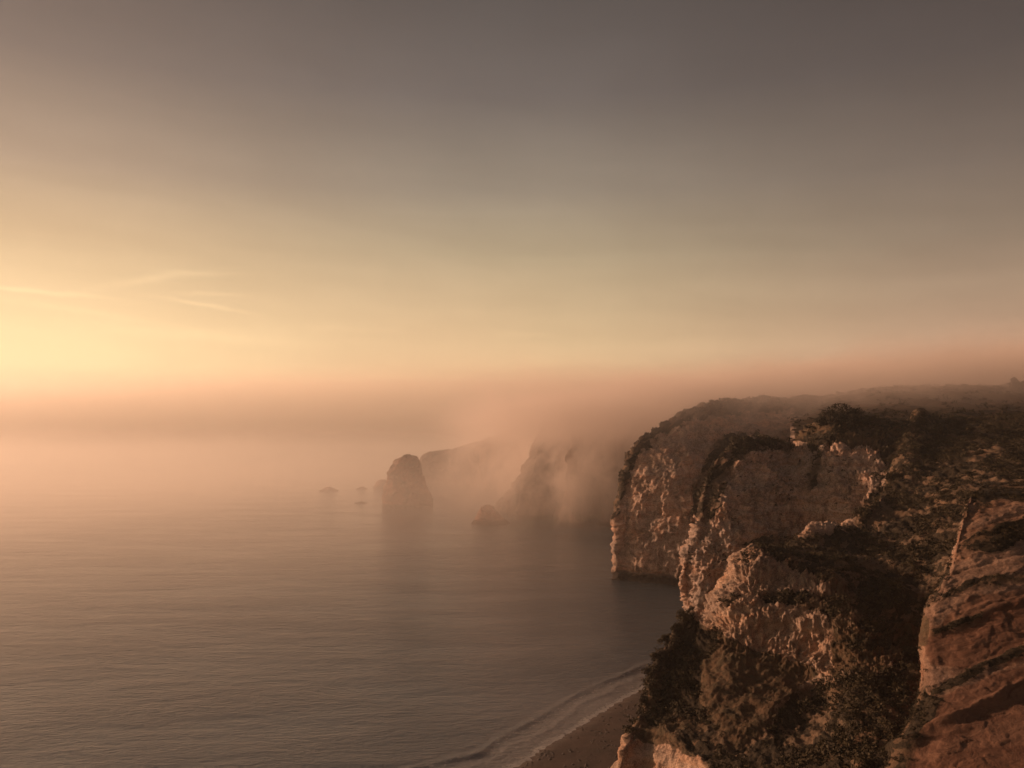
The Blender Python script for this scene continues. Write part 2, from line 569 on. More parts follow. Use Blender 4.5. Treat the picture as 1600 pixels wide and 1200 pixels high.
def craggy(v, nn, scale, amp, tilt=(0, 0), ledge=1.0, flute=1.0, blocks=1.0):
    """weathered rock: tilted ledges, fractured blocks, vertical flutes, sharp creases between bulges"""
    s = v[:, 2] + tilt[0] * v[:, 0] + tilt[1] * v[:, 1]
    big = fbm(v / (9 * scale), 4) * 1.4
    w1_ = fbm(v / (5 * scale) + 9, 3)
    w2_ = fbm(v / (2.2 * scale) + 31, 3)
    sv = np.stack([v[:, 0] * 0.05 / scale, v[:, 1] * 0.05 / scale, (s + w1_ * 1.6 * scale) / (1.7 * scale)], 1)
    led = np.tanh(fbm(sv, 4, 0.6) * 5) * 0.5
    fl = np.stack([v[:, 0] / (2.0 * scale), v[:, 1] / (2.0 * scale), v[:, 2] / (6 * scale)], 1)
    flu = fbm(fl + 3, 5, 0.55, ridged=True)
    q = np.stack([v[:, 0], v[:, 1], s * 0.75], 1) / (1.9 * scale) + np.stack([w1_, w2_, w1_ - w2_], 1) * 0.9
    cb = cells(q) * 0.34 + cells(q * 2.1 + 5, 9) * 0.26 + cells(q * 4.6 + 9, 5) * 0.20
    bil = -fbm(v / (1.3 * scale) + 12, 5, 0.6, ridged=True)
    return amp * (big * 0.9 + led * ledge * 0.7 + (flu - 0.3) * flute * 0.6 + cb * blocks + bil * 0.62)


# ------------------------------------------------------------------ third headland (round nose)
def colD(pts, back):
    top = pts[-1]
    x, y, z = P(*top)
    c = [P(*p) for p in pts]
    for (dx, dy, dz) in back:
        c.append((x + dx, y + dy, z + dz))
    return c


bk = [(10, 22, 0.5), (25, 60, -6), (50, 100, -55)]
foot = lambda px, D: [(px, HY + (H + 4) * F / D, D), (px, HY + (H - 0.4) * F / (D + 5), D + 5), (px, HY + (H - 2.4) * F / (D + 5), D + 5), (px, HY + (H - 4.2) * F / D, D)]
D3 = [
    [P(*p) for p in foot(1010, 300)] + [P(1005, 850, 295), P(1005, 800, 295), P(1010, 750, 292), P(1015, 715, 290), P(1030, 695, 290), (60, 310, 38), (70, 330, 30), (80, 350, -5)],
    colD(foot(960, 246) + [(959, 850, 246), (962, 800, 247), (971, 752, 249), (985, 714, 251), (1003, 689, 253)], bk),
    colD(foot(980, 240) + [(980, 850, 240), (983, 800, 241), (990, 752, 243), (1003, 710, 247), (1020, 677, 254)], bk),
    colD(foot(1015, 236) + [(1015, 850, 236), (1016, 800, 237), (1022, 750, 239), (1035, 700, 246), (1046, 660, 258)], bk),
    colD(foot(1055, 232) + [(1055, 850, 232), (1056, 800, 233), (1060, 740, 237), (1070, 690, 247), (1083, 643, 264)], bk),
    colD(foot(1110, 228) + [(1110, 850, 229), (1110, 790, 232), (1115, 730, 239), (1125, 680, 252), (1136, 633, 276)], bk),
    colD(foot(1180, 228) + [(1180, 850, 230), (1180, 790, 233), (1185, 730, 241), (1195, 680, 256), (1206, 628, 290)], bk),
    colD(foot(1260, 232) + [(1260, 850, 234), (1262, 790, 237), (1266, 730, 245), (1275, 680, 262), (1290, 624, 300)], bk),
    colD(foot(1380, 236) + [(1380, 850, 238), (1380, 790, 241), (1384, 730, 250), (1390, 680, 268), (1400, 622, 310)], bk),
]


def disp3(v, nn, sc, gr, rd):
    d = craggy(v, nn, 2.2, 1.45, (0.05, 0))
    soft = fbm(v / 6, 4) * 1.2
    k = np.clip(sstep(nn[:, 2], 0.35, 0.8), 0, 1) * 0.8
    return d * (1 - k) + soft * k


land3, g3, s3, n3 = build_land('headland', D3, 0.34, rock_mid, disp3, wu=[.4, 1, 1, 1, 1, .6, .3, .2], wv=[1, 1, 1, 1, 1, 1, 1, 1, .6, .3, .2])

# ------------------------------------------------------------------ second headland
bk2 = [(6, 12, -1.5), (16, 30, -8), (30, 50, -48)]
C2 = [
    [P(1120, 1160, 215), P(1118, 1060, 213), P(1112, 1000, 212), P(1110, 910, 210), P(1114, 850, 208), P(1118, 800, 206), P(1122, 760, 205), P(1130, 730, 203), (60, 215, 34), (66, 222, 24), (72, 232, -5)],
    colD([(1092, 1160, 171), (1084, 1030, 171), (1073, 968, 171), (1063, 912, 170), (1067, 868, 170), (1089, 828, 171), (1096, 780, 172), (1110, 736, 175)], bk2),
    colD([(1110, 1160, 164), (1100, 1030, 164), (1090, 968, 164), (1082, 912, 164), (1088, 868, 164), (1104, 825, 166), (1112, 765, 169), (1131, 705, 177)], bk2),
    colD([(1130, 1160, 161), (1125, 1030, 161), (1118, 968, 161), (1112, 912, 161), (1118, 868, 162), (1128, 820, 164), (1140, 752, 169), (1158, 688, 180)], bk2),
    colD([(1165, 1160, 160), (1165, 1030, 160), (1165, 968, 160), (1165, 912, 160), (1168, 868, 161), (1172, 815, 164), (1182, 752, 170), (1200, 688, 184)], bk2),
    colD([(1220, 1160, 161), (1220, 1030, 161), (1220, 968, 161), (1220, 912, 162), (1220, 868, 163), (1221, 815, 167), (1225, 757, 174), (1236, 699, 190)], bk2),
    colD([(1262, 1160, 162), (1262, 1030, 162), (1262, 968, 162), (1262, 912, 163), (1262, 868, 164), (1262, 815, 167), (1265, 745, 173), (1268, 668, 190)], bk2),
    colD([(1305, 1160, 158), (1305, 1030, 158), (1305, 968, 158), (1305, 912, 159), (1305, 868, 160), (1303, 815, 163), (1303, 735, 170), (1306, 649, 188)], bk2),
    colD([(1350, 1160, 152), (1350, 1030, 152), (1348, 968, 152), (1346, 912, 152), (1342, 868, 153), (1340, 815, 157), (1346, 735, 167), (1352, 655, 188)], bk2),
    colD([(1410, 1160, 140), (1410, 1030, 140), (1405, 968, 140), (1400, 912, 141), (1395, 868, 144), (1390, 805, 152), (1392, 735, 164), (1396, 662, 186)], bk2),
    colD([(1500, 1160, 135), (1500, 1030, 135), (1500, 968, 135), (1490, 912, 138), (1485, 868, 142), (1480, 805, 152), (1480, 735, 164), (1480, 668, 186)], bk2),
]


def disp2(v, nn, sc, gr, rd):
    d = craggy(v, nn, 1.4, 1.45, (0.12, 0), ledge=0.7, flute=1.3)
    d = d + fbm(np.stack([v[:, 0] / 7, v[:, 1] / 7, v[:, 2] / 22], 1) + 8, 3, ridged=True) * 1.6 - 0.6
    soft = fbm(v / 4, 4) * 0.9
    k = np.clip(sc * 0.6 + sstep(nn[:, 2], 0.4, 0.85) * 0.7, 0, 0.9)
    return d * (1 - k) + soft * k


land2, g2_, s2_, n2 = build_land('cliff', C2, 0.23, rock_mid, disp2, wu=[.4, 1, 1, 1, 1, 1, 1, 1, 1, .3], wv=[.3, .6, 1, 1, 1, 1, 1, .4, .3, .15])

# ------------------------------------------------------------------ near headland: pale face, scree, heath
Z = lambda x, y, z: (x, y, z)
B1 = [
    # wrap behind the silhouette
    [P(1090, 1400, 130), P(1090, 1300, 130), P(1090, 1200, 130), P(1092, 1160, 132), P(1095, 1130, 133), P(1100, 1100, 134), P(1105, 1080, 134), P(1110, 1070, 136), (36, 138, 4), (38, 142, 2), (40, 146, 0), (44, 160, -2), (50, 180, -4), (60, 200, -6)],
    [P(930, 1420, 84), P(968, 1210, 87), P(988, 1150, 91), P(1005, 1105, 95), P(1014, 1050, 99), P(1040, 1006, 104), P(1062, 978, 108), P(1080, 966, 112), (27, 124, 14), (30, 132, 6), (33, 140, 2), (40, 155, -1), (48, 175, -3), (58, 195, -5)],
    [P(975, 1420, 78), P(1005, 1210, 82), P(1020, 1130, 87), P(1040, 1100, 91), P(1055, 1050, 96), P(1078, 1010, 100), P(1092, 975, 104), P(1103, 955, 109), (31, 122, 17), (33, 130, 10), (36, 140, 4), (42, 155, -1), (50, 175, -3), (60, 195, -5)],
    [P(1020, 1420, 74), P(1048, 1210, 78), P(1055, 1145, 82), P(1075, 1110, 87), P(1090, 1055, 93), P(1105, 1010, 98), P(1118, 960, 101), P(1135, 898, 105), P(1150, 884, 112), (36, 130, 18), (38, 140, 8), (45, 155, 0), (52, 175, -3), (62, 195, -5)],
    [P(1100, 1420, 68), P(1112, 1210, 73), P(1112, 1170, 77), P(1128, 1140, 81), P(1140, 1075, 88), P(1150, 1012, 94.5), P(1160, 950, 98), P(1168, 878, 102), P(1198, 850, 112), (42, 130, 20), (46, 140, 8), (50, 155, 0), (58, 175, -3), (68, 195, -5)],
    [P(1180, 1420, 64), P(1185, 1215, 69), P(1188, 1178, 73), P(1195, 1150, 78), P(1205, 1085, 86), P(1218, 1035, 92), P(1225, 965, 95), P(1230, 890, 100), P(1248, 858, 111), P(1262, 829, 124), (53, 146, 18), (58, 160, 6), (66, 175, 0), (76, 195, -4)],
    [P(1250, 1420, 60), P(1255, 1215, 65), P(1256, 1178, 69), P(1262, 1150, 75), P(1275, 1100, 83), P(1286, 1053, 88.5), P(1294, 980, 91), P(1302, 902, 97), P(1318, 862, 110), P(1334, 826, 125), P(1352, 800, 135), (66, 156, 20), (74, 172, 10), (84, 190, 0)],
    [P(1320, 1420, 57), P(1325, 1215, 61), P(1328, 1175, 65), P(1332, 1135, 71), P(1337, 1090, 77), P(1345, 1045, 83), P(1350, 1000, 87), P(1356, 940, 93), P(1366, 880, 106), P(1376, 822, 123), P(1398, 760, 142), P(1402, 705, 163), P(1415, 672, 185), P(1418, 660, 210)],
    [P(1395, 1420, 56), P(1400, 1215, 60), P(1404, 1170, 65), P(1410, 1125, 71), P(1414, 1080, 77), P(1418, 1030, 84), P(1420, 985, 89), P(1425, 930, 94), P(1438, 870, 105), P(1448, 805, 121), P(1456, 745, 142), P(1462, 695, 165), P(1468, 665, 190), P(1472, 652, 220)],
    [P(1460, 1420, 62), P(1460, 1215, 66), P(1462, 1170, 70), P(1465, 1125, 75), P(1468, 1080, 81), P(1470, 1030, 86), P(1475, 985, 89), P(1480, 920, 93), P(1500, 850, 102), P(1512, 785, 118), P(1520, 735, 138), P(1526, 690, 162), P(1532, 660, 190), P(1535, 648, 225)],
    [P(1560, 1420, 70), P(1560, 1215, 74), P(1562, 1170, 76), P(1565, 1125, 80), P(1568, 1080, 84), P(1570, 1030, 86), P(1575, 985, 88), P(1580, 900, 90), P(1592, 825, 99), P(1602, 770, 115), P(1610, 728, 136), P(1616, 688, 160), P(1620, 658, 190), P(1622, 645, 228)],
    [P(1700, 1420, 70), P(1700, 1215, 74), P(1702, 1170, 76), P(1705, 1125, 79), P(1708, 1080, 82), P(1710, 1030, 84), P(1715, 985, 86), P(1720, 880, 88), P(1732, 805, 96), P(1742, 755, 112), P(1750, 718, 134), P(1756, 680, 160), P(1760, 655, 190), P(1765, 645, 228)],
    [P(1950, 1420, 70), P(1950, 1215, 74), P(1952, 1170, 76), P(1955, 1125, 79), P(1958, 1080, 82), P(1960, 1030, 84), P(1965, 985, 86), P(1970, 870, 88), P(1982, 790, 96), P(1992, 745, 112), P(2000, 708, 134), P(2006, 675, 160), P(2010, 652, 190), P(2015, 645, 228)],
]

FACE = [(1085, 1000), (1066, 965), (1122, 890), (1160, 864), (1205, 858), (1290, 895), (1325, 905), (1350, 980), (1430, 965), (1450, 1010), (1400, 1050), (1290, 1066), (1220, 1042), (1150, 1022)]
FLUTED = [(955, 1230), (985, 1150), (1015, 1130), (1060, 1152), (1098, 1190), (1110, 1240), (960, 1240)]


def disp1(v, nn, sc, gr, rd):
    px = topx(v)
    face = softpoly(px + fbm(v * 0.3, 3)[:, None] * 14, FACE, 9.0)
    flt = softpoly(px + fbm(v * 0.8, 3)[:, None] * 14, FLUTED, 5.0)
    r = craggy(v, nn, 0.8, 0.72, (-0.1, 0), ledge=1.0, flute=1.0, blocks=1.2)
    hh = v[:, 2] - 0.06 * v[:, 0] + fbm(v / 4.0 + 60, 3) * 0.9      # two broad projecting beds with a recess between
    bed = np.interp((hh * 1.0) % 5.2, [0, 0.5, 1.6, 2.3, 2.7, 3.6, 4.6, 5.2], [0.0, 0.55, 0.65, 0.45, -0.25, -0.35, -0.2, 0.0])
    r = r + bed * 0.9
    fl = np.stack([v[:, 0] / 1.0, v[:, 1] / 1.0, v[:, 2] / 7.0], 1)
    fl2_ = np.stack([v[:, 0] / 0.55, v[:, 1] / 0.55, v[:, 2] / 4.5], 1)
    r2 = fbm(fl, 4, 0.5, ridged=True) * 0.45 + fbm(fl2_, 4, 0.6, ridged=True) * 0.30 + fbm(v / 3, 3) * 0.5
    soft = fbm(v / 3.2, 5, 0.55) * 1.1 + fbm(v / 0.7, 3) * 0.12
    # slanting hummocks and runnels in the heath
    run = np.stack([(v[:, 0] + 0.9 * v[:, 2]) / 3.2, v[:, 1] / 7.0, (v[:, 2] - 0.9 * v[:, 0]) / 14], 1)
    soft = soft + fbm(run + 30, 4, ridged=True) * 0.9 * sc
    cr = craggy(v, nn, 0.5, 0.35)
    soft = soft + cr * (1 - sc) * (1 - 0.75 * gr)
    return face * r + flt * r2 + (1 - np.clip(face + flt, 0, 1)) * soft


land1, g1, s1, n1 = build_land('rocky_slope', B1, 0.145, rock_near, disp1, wu=[.2, 1, 1, 1, 1, 1, 1, 1, .8, .5, .25, .1], wv=[.3, .8, 1, 1, 1, 1, 1, 1, .8, .6, .5, .4, .3])

# ------------------------------------------------------------------ red layered slope, closest to the camera
A0 = [
    [P(1600, 1500, 82), P(1600, 1300, 82), P(1600, 1200, 84), P(1600, 1150, 86), P(1600, 1100, 88), P(1600, 1050, 90), P(1600, 1000, 92), P(1600, 960, 94), P(1600, 900, 95), P(1605, 880, 97), P(1610, 870, 100)],
    [P(1400, 1500, 56), P(1412, 1300, 60), P(1430, 1200, 63), P(1456, 1120, 67), P(1464, 1060, 70), P(1462, 1000, 72), P(1476, 945, 74), P(1500, 890, 78), P(1516, 830, 81), P(1530, 800, 86), P(1570, 795, 94)],
    [P(1290, 1500, 47), P(1335, 1300, 50), P(1385, 1205, 54), P(1432, 1110, 58.5), P(1443, 1060, 61), P(1437, 1000, 64), P(1452, 945, 66), P(1482, 890, 69), P(1501, 830, 72), P(1518, 782, 76), P(1560, 768, 87)],
]
for px, dl in ((1480, -1.6), (1540, -2.8), (1620, -4.0), (1850, -7.0), (2400, -14.0)):
    A0.append([P(px + o_, py + dy_, D_ + dl) for o_, py, D_, dy_ in ((-70, 1500, 43, 0), (-55, 1300, 48, 0), (-30, 1205, 52.5, 0), (-8, 1110, 57.5, 0), (0, 1060, 60.5, 0),
              (2, 1000, 63.5, 0), (10, 945, 66, 0), (22, 890, 69, 0), (32, 830, 72.5, 0), (44, 778, 77, -0.03 * (px - 1480)), (60, 756, 90, -0.04 * (px - 1480)))])


def disp0(v, nn, sc, gr, rd):
    # strata run up to the right: ledges follow the tilted layer height
    s = v[:, 2] - 0.30 * v[:, 0] + 0.05 * v[:, 1]
    wr = fbm(v / 5.0 + 4, 3) * 0.7
    sv = np.stack([v[:, 0] * 0.06, v[:, 1] * 0.06, (s + wr) / 1.1], 1)
    led = np.tanh(fbm(sv, 4, 0.6) * 5) * 0.22
    thin = np.stack([v[:, 0] * 0.15, v[:, 1] * 0.15, (s + wr) / 0.28], 1)
    led2 = fbm(thin, 3, 0.6) * 0.14
    big = fbm(v / 5, 3) * 0.45
    cb = cells(np.stack([v[:, 0] / 1.4, v[:, 1] / 1.4, (s + wr) / 0.6], 1) + fbm(v / 1.5, 2)[:, None] * 0.6) * 0.12
    fi = fbm(v / 0.5, 4, 0.6) * 0.10
    # rough, crumbly seaward rim
    px = topx(v)
    rim = np.exp(-((px[:, 0] - np.interp(px[:, 1], [780, 830, 890, 945, 1000, 1060, 1110], [1520, 1503, 1484, 1454, 1440, 1446, 1440])) / 14.0) ** 2)
    rr = rim * fbm(v / 0.8, 4, ridged=True) * 0.3
    gl = np.exp(-((px[:, 1] + fbm(v / 3, 3) * 14 - np.interp(px[:, 0], [1390, 1470, 1540, 1620], [1178, 1136, 1098, 1060])) / 7.0) ** 2)
    rr = rr - gl * 0.9
    return 0.42 * led + 0.75 * led2 + 0.4 * big + 0.55 * cb + 0.8 * fi + 0.6 * rr - sc * 0.08


land0, g0, s0, n0 = build_land('red_slope', A0, 0.12, rock_near, disp0, red_min=0.6)

# ------------------------------------------------------------------ plateau hill behind
E4 = []
for px, ytop in [(1235, 650), (1262, 640), (1290, 625), (1330, 615), (1380, 606), (1430, 604), (1500, 604), (1560, 603), (1600, 601), (1680, 596), (1850, 590), (2300, 590), (3000, 600)]:
    x0, y0, z0 = P(px, ytop, 300)
    E4.append([P(px, 760, 190), P(px, 690, 195), P(px, 668, 215), P(px, 0.5 * (ytop + 668), 250), P(px, ytop + 4, 285), (x0, 300, z0), (x0 + 5, 330, z0 - 0.5), (x0 + 10, 380, z0 - 9), (x0 + 20, 420, 20)])


def disp4(v, nn, sc, gr, rd):
    return fbm(v / 10, 4) * 1.6 + fbm(v / 2.2, 3) * 0.5


land4, g4, s4, n4 = build_land('hill', E4, 0.9, rock_mid, disp4)

# ------------------------------------------------------------------ cliffs in the fog and the far headland
F5 = []
for px, D, zt in [(1180, 330, 50), (1080, 345, 50), (1010, 352, 50), (975, 372, 49), (950, 362, 49), (925, 385, 49), (900, 362, 48), (880, 378, 48), (868, 405, 47), (848, 392, 44), (830, 388, 36), (815, 392, 24), (800, 398, 15), (785, 402, 9), (772, 405, 4), (764, 410, -1), (775, 430, -3)]:
    x = (px - 800) / F * D
    zt1 = max(zt, 0)
    F5.append([(x, D - 2, -4), (x, D, 0.5), (x + 0.5, D + 1, zt1 * 0.25), (x + 1, D + 3, zt1 * 0.5), (x + 1.5, D + 5, zt1 * 0.75), (x + 3, D + 10, zt1 * 0.97), (x + 6, D + 25, zt1 + 1), (x + 30, D + 60, zt1), (x + 60, D + 120, -4)])


def disp5(v, nn, sc, gr, rd):
    fl = np.stack([v[:, 0] / 14, v[:, 1] / 14, v[:, 2] / 60], 1)
    return craggy(v, nn, 4.0, 2.0, (0.03, 0), blocks=0.8) + fbm(fl + 5, 3, ridged=True) * 6.0 - 2


land5, g5, s5, n5 = build_land('foggy_cliff', F5, 1.4, rock_far, disp5, cls=False)
G6 = []
for px, D, ytop in [(930, 470, 650), (860, 490, 655), (820, 500, 665), (785, 520, 675), (755, 540, 690), (735, 550, 696), (715, 556, 701), (700, 560, 707), (685, 563, 710), (672, 566, 708), (662, 568, 711), (652, 570, 722), (645, 574, 742), (642, 580, 757)]:
    x, y, z = P(px, ytop, D)
    G6.append([(x - 2, D - 2, -4), (x - 1, D, 0.4), (x - 1, D + 2, z * 0.35), (x - 0.5, D + 4, z * 0.7), (x, D + 8, z * 0.96), (x + 1, D + 16, z), (x + 20, D + 40, z * 0.9), (x + 60, D + 70, -4)])


def disp6(v, nn, sc, gr, rd):
    return craggy(v, nn, 3.5, 1.7, (0.03, 0), blocks=0.8)


land6, g6, s6, n6 = build_land('headland', G6, 1.4, rock_far, disp6, cls=False)


# ------------------------------------------------------------------ sea stack and rocks
def sea_rock(name, D, prof, depth, label, cat, seed, nv=72, group=None, nrow=60, rough=1.0):
    """prof: rows of (py, left px, right px) from the water up; the base stands on the sea bed"""
    rows = []
    sc_ = D / F
    cx0 = (0.5 * (prof[0][1] + prof[0][2]) - 800) * sc_
    zz, ll, rr = [], [], []
    for py, l_, r_ in prof:
        zz.append(H - (py - HY) * sc_)
        ll.append((l_ - 800) * sc_ - cx0)
        rr.append((r_ - 800) * sc_ - cx0)
    zz = np.array([zz[0] - 3.0] + zz)
    ll = np.array([ll[0] * 1.05] + ll)
    rr = np.array([rr[0] * 1.05] + rr)
    zq = np.linspace(zz[0], zz[-1], nrow)
    lq = np.interp(zq, zz, ll)
    rq = np.interp(zq, zz, rr)
    ang = np.linspace(0, 2 * math.pi, nv, endpoint=False)
    g = np.zeros((nrow + 1, nv, 3))
    for i in range(nrow):
        c = 0.5 * (lq[i] + rq[i])
        h_ = 0.5 * (rq[i] - lq[i])
        g[i, :, 0] = c + h_ * np.cos(ang)
        g[i, :, 1] = h_ * depth * np.sin(ang)
        g[i, :, 2] = zq[i]
    g[nrow, :, 0] = 0.5 * (lq[-1] + rq[-1])
    g[nrow, :, 2] = zq[-1] + 0.02
    size = (rr[0] - ll[0])
    v = g.reshape(-1, 3)
    cen = np.array([0, 0, 0])
    nn = v.copy()
    nn[:, 2] = np.maximum(0, (v[:, 2] - zz[-1] * 0.6)) * 1.5
    nn /= np.maximum(np.linalg.norm(nn, axis=1), 1e-6)[:, None]
    d = craggy(v + seed * 13.7, nn, size / 11.0, size / 19.0 * rough, blocks=0.8)
    g2 = (v + nn * d[:, None]).reshape(g.shape)
    o = mesh_from_grid(name, g2, rock_stack, {'scrub': np.zeros(len(v)), 'grass': np.zeros(len(v)), 'red': np.zeros(len(v))}, closed=True)
    o.location = (cx0, D, 0)
    if nrow < 50:
        o.scale = (1, 1, 0.7)
    o['label'] = label
    o['category'] = cat
    if group:
        o['group'] = group
    return o


sea_rock('sea_stack', H * F / (791 - HY), [(791, 594, 675), (780, 596, 672), (765, 600, 667), (750, 603, 662), (738, 604, 658), (730, 608, 657), (722, 616, 655), (716, 620, 650), (713, 626, 644), (712, 631, 640)], 0.8,
         'tall blunt sea stack rising from hazy water left of the misty cliffs', 'sea stack', 1, 140, nrow=110)
sea_rock('sea_rock', H * F / (818 - HY), [(818, 736, 800), (814, 739, 794), (808, 742, 784), (800, 745, 777), (793, 749, 771), (789, 755, 765)], 0.8,
         'large low dark rounded rock in the water at the foot of the foggy cliffs', 'rock', 2, rough=0.8)
sea_rock('sea_rock', H * F / (767 - HY), [(767, 498, 530), (764, 502, 525), (760, 506, 520), (758, 510, 516)], 0.8,
         'small triangular rock, leftmost of the rocks in the open sea', 'rock', 3, 48, nrow=30, rough=0.35)
sea_rock('sea_rock', H * F / (764 - HY), [(764, 555, 576), (762, 559, 572), (759, 563, 568)], 0.8,
         'tiny low rock between the leftmost rock and the sea stack, farther from shore', 'rock', 4, 40, nrow=24, rough=0.35)
sea_rock('sea_rock', H * F / (786 - HY), [(786, 553, 576), (785, 558, 571), (783, 562, 567)], 0.8,
         'tiny flat rock nearly awash, just left of the sea stack foot', 'rock', 5, 40, nrow=20, rough=0.35)
sea_rock('sea_rock', H * F / (763 - HY), [(763, 583, 612), (755, 585, 611), (748, 588, 608), (743, 592, 603)], 0.8,
         'small rock half hidden behind the left side of the sea stack', 'rock', 6, 48, nrow=30, rough=0.35)

# ------------------------------------------------------------------ beach
SHORE = [(-60, 78), (-38, 92), (-16, 104), (0, 114), (4.9, 121), (10.9, 129), (17.8, 139), (25, 148), (34, 158), (50, 168), (80, 175)]
sx = np.array([p[0] for p in SHORE], float)
sy = np.array([p[1] for p in SHORE], float)
shore = catmull(np.stack([sx, sy, sy * 0], 1)[:, None, :], 400)[:, 0, :2]
dsh = np.gradient(shore, axis=0)
dsh /= np.linalg.norm(dsh, axis=1)[:, None]
nsh = np.stack([dsh[:, 1], -dsh[:, 0]], 1)          # towards the land (right)
jag = fbm(np.stack([np.arange(400) * 0.16, np.zeros(400), np.zeros(400)], 1), 4, 0.6) * 1.1
offs = np.concatenate([np.linspace(-9, 0, 24), np.linspace(0.3, 45, 130)])
bg_ = np.zeros((400, len(offs), 3))
for j, o_ in enumerate(offs):
    bg_[:, j, :2] = shore + nsh * (o_ + (jag * math.exp(-abs(o_) / 3.0))[:, None])
    bg_[:, j, 2] = o_ * 0.055 if o_ < 0 else 3.2 * (1 - math.exp(-o_ / 16.0)) + 0.02
v = bg_.reshape(-1, 3)
bg_[:, :, 2] += (fbm(v / 2.5, 4) * 0.07).reshape(bg_.shape[:2]) * np.clip(offs / 6, 0, 1)[None, :]
m_sand, tt, b = principled('wet_brown_sand', 0.75, 0.25)
geo = tt.node('ShaderNodeTexCoord').outputs['Object']
c = tt.mix(tt.smooth(tt.noise(geo, 0.25, 4), 0.35, 0.65), (0.06, 0.04, 0.03, 1), (0.09, 0.058, 0.043, 1))
c = tt.mix(tt.m('MULTIPLY', tt.smooth(tt.noise(geo, 1.1, 6, 0.75), 0.52, 0.68), 0.6), c, (0.07, 0.045, 0.032, 1))
wet = tt.node('ShaderNodeAttribute', attribute_name='wet').outputs['Fac']
c = tt.mix(tt.m('MULTIPLY', wet, 0.5), c, (0.08, 0.052, 0.038, 1))
tt.l.new(c, b.inputs['Base Color'])
tt.l.new(tt.smooth(wet, 0, 1, 0.85, 0.35), b.inputs['Roughness'])
bp = tt.node('ShaderNodeBump')
bp.inputs['Strength'].default_value = 0.6
bp.inputs['Distance'].default_value = 0.15
tt.l.new(tt.noise(geo, 3.0, 6, 0.7), bp.inputs['Height'])
tt.l.new(bp.outputs[0], b.inputs['Normal'])
beach = mesh_from_grid('beach', bg_, m_sand, {'wet': np.tile(np.clip(1 - offs / 4.0, 0, 1), (400, 1))})
beach['kind'] = 'structure'

# ------------------------------------------------------------------ sea
ang = np.concatenate([np.linspace(-180, -46, 20, endpoint=False), np.linspace(-46, 46, 700), np.linspace(50, 180, 20)]) * math.pi / 180
rad = np.concatenate([[2, 30, 60], np.geomspace(80, 700, 620), np.geomspace(720, 30000, 60)])
R_, A_ = np.meshgrid(rad, ang, indexing='ij')
sg = np.stack([R_ * np.sin(A_), R_ * np.cos(A_), np.zeros_like(R_)], -1)
v = sg.reshape(-1, 3)
# distance to the shoreline for shoaling waves and foam
tri = v[:, :2]
nearm = (v[:, 1] > 60) & (v[:, 1] < 220) & (np.abs(v[:, 0]) < 120)
dist = np.full(len(v), 99.0)
nd = tri[nearm]
best = np.full(len(nd), 1e9)
sgn = np.zeros(len(nd))
for k in range(0, 400, 3):
    dv = nd - shore[k]
    dd = (dv ** 2).sum(1)
    mm = dd < best
    best[mm] = dd[mm]
    sgn[mm] = (dv[mm] * nsh[k]).sum(1)
dist[nearm] = np.sqrt(best) * np.where(sgn > 0, -1, 1)
ws = np.stack([v[:, 0] / 11 + v[:, 1] / 60, v[:, 1] / 4.2 - v[:, 0] / 40, v[:, 0] * 0], 1)
fade = np.clip(1.25 - R_.reshape(-1) / 330, 0.12, 1)
wv = fbm(ws, 4, 0.55) * 0.13 * fade
ws2 = np.stack([v[:, 0] / 60, v[:, 1] / 22 - v[:, 0] / 130, v[:, 0] * 0 + 7], 1)
wv += fbm(ws2, 2) * 0.08 * fade
# two low breakers rolling in beside the beach
jit = fbm(np.stack([v[:, 0] / 9, v[:, 1] / 9, v[:, 0] * 0], 1), 3) * 1.3
br = 0.30 * np.exp(-((dist + jit * 1.3 - 7.6) / 0.8) ** 2) * np.clip(0.6 + jit, 0.1, 1.2) + 0.06 * np.exp(-((dist + jit * 1.5 - 4.2) / 0.6) ** 2)
wv = wv * np.clip(dist / 14, 0.15, 1) + br
sg[:, :, 2] = wv.reshape(R_.shape)
m_sea, tt, b = principled('sea_water', 0.12, 0.5)
b.inputs['IOR'].default_value = 1.45
geo = tt.node('ShaderNodeTexCoord').outputs['Object']
x, y, z = tt.sep(geo)
dn = tt.node('ShaderNodeAttribute', attribute_name='dist').outputs['Fac']
fo_n = tt.noise(geo, 1.6, 6, 0.75)
fo_l = tt.noise(geo, 0.35, 4, 0.6)
dd = tt.m('ADD', dn, tt.m('MULTIPLY', tt.m('SUBTRACT', fo_l, 0.5), 2.2))
wash = tt.m('MULTIPLY', tt.smooth(dd, 7.0, 5.0), tt.smooth(fo_n, 0.3, 0.7, 0.08, 0.30))
foam = tt.m('MULTIPLY', tt.smooth(dd, 2.2, 0.2), tt.smooth(fo_n, 0.38, 0.55))
edge = tt.smooth(tt.m('ABSOLUTE', tt.m('SUBTRACT', dd, 0.6)), 0.6, 0.1)
foam = tt.m('MAXIMUM', foam, tt.m('MULTIPLY', edge, tt.smooth(fo_n, 0.35, 0.6, 0.3, 0.8)))
fl2 = tt.m('MULTIPLY', tt.smooth(tt.m('ABSOLUTE', tt.m('SUBTRACT', dd, 6.5)), 2.2, 0.0), tt.smooth(fo_n, 0.50, 0.66))
foam = tt.m('MAXIMUM', tt.m('MAXIMUM', foam, wash), tt.m('MULTIPLY', fl2, 0.5))
shal = tt.smooth(dn, 14, 0)
c = tt.mix(shal, (0.110, 0.135, 0.155, 1), (0.18, 0.17, 0.165, 1))
c = tt.mix(tt.m('MULTIPLY', foam, 0.75), c, (0.7, 0.64, 0.58, 1))
tt.l.new(c, b.inputs['Base Color'])
tt.l.new(tt.m('ADD', 0.13, tt.m('MULTIPLY', foam, 0.5)), b.inputs['Roughness'])
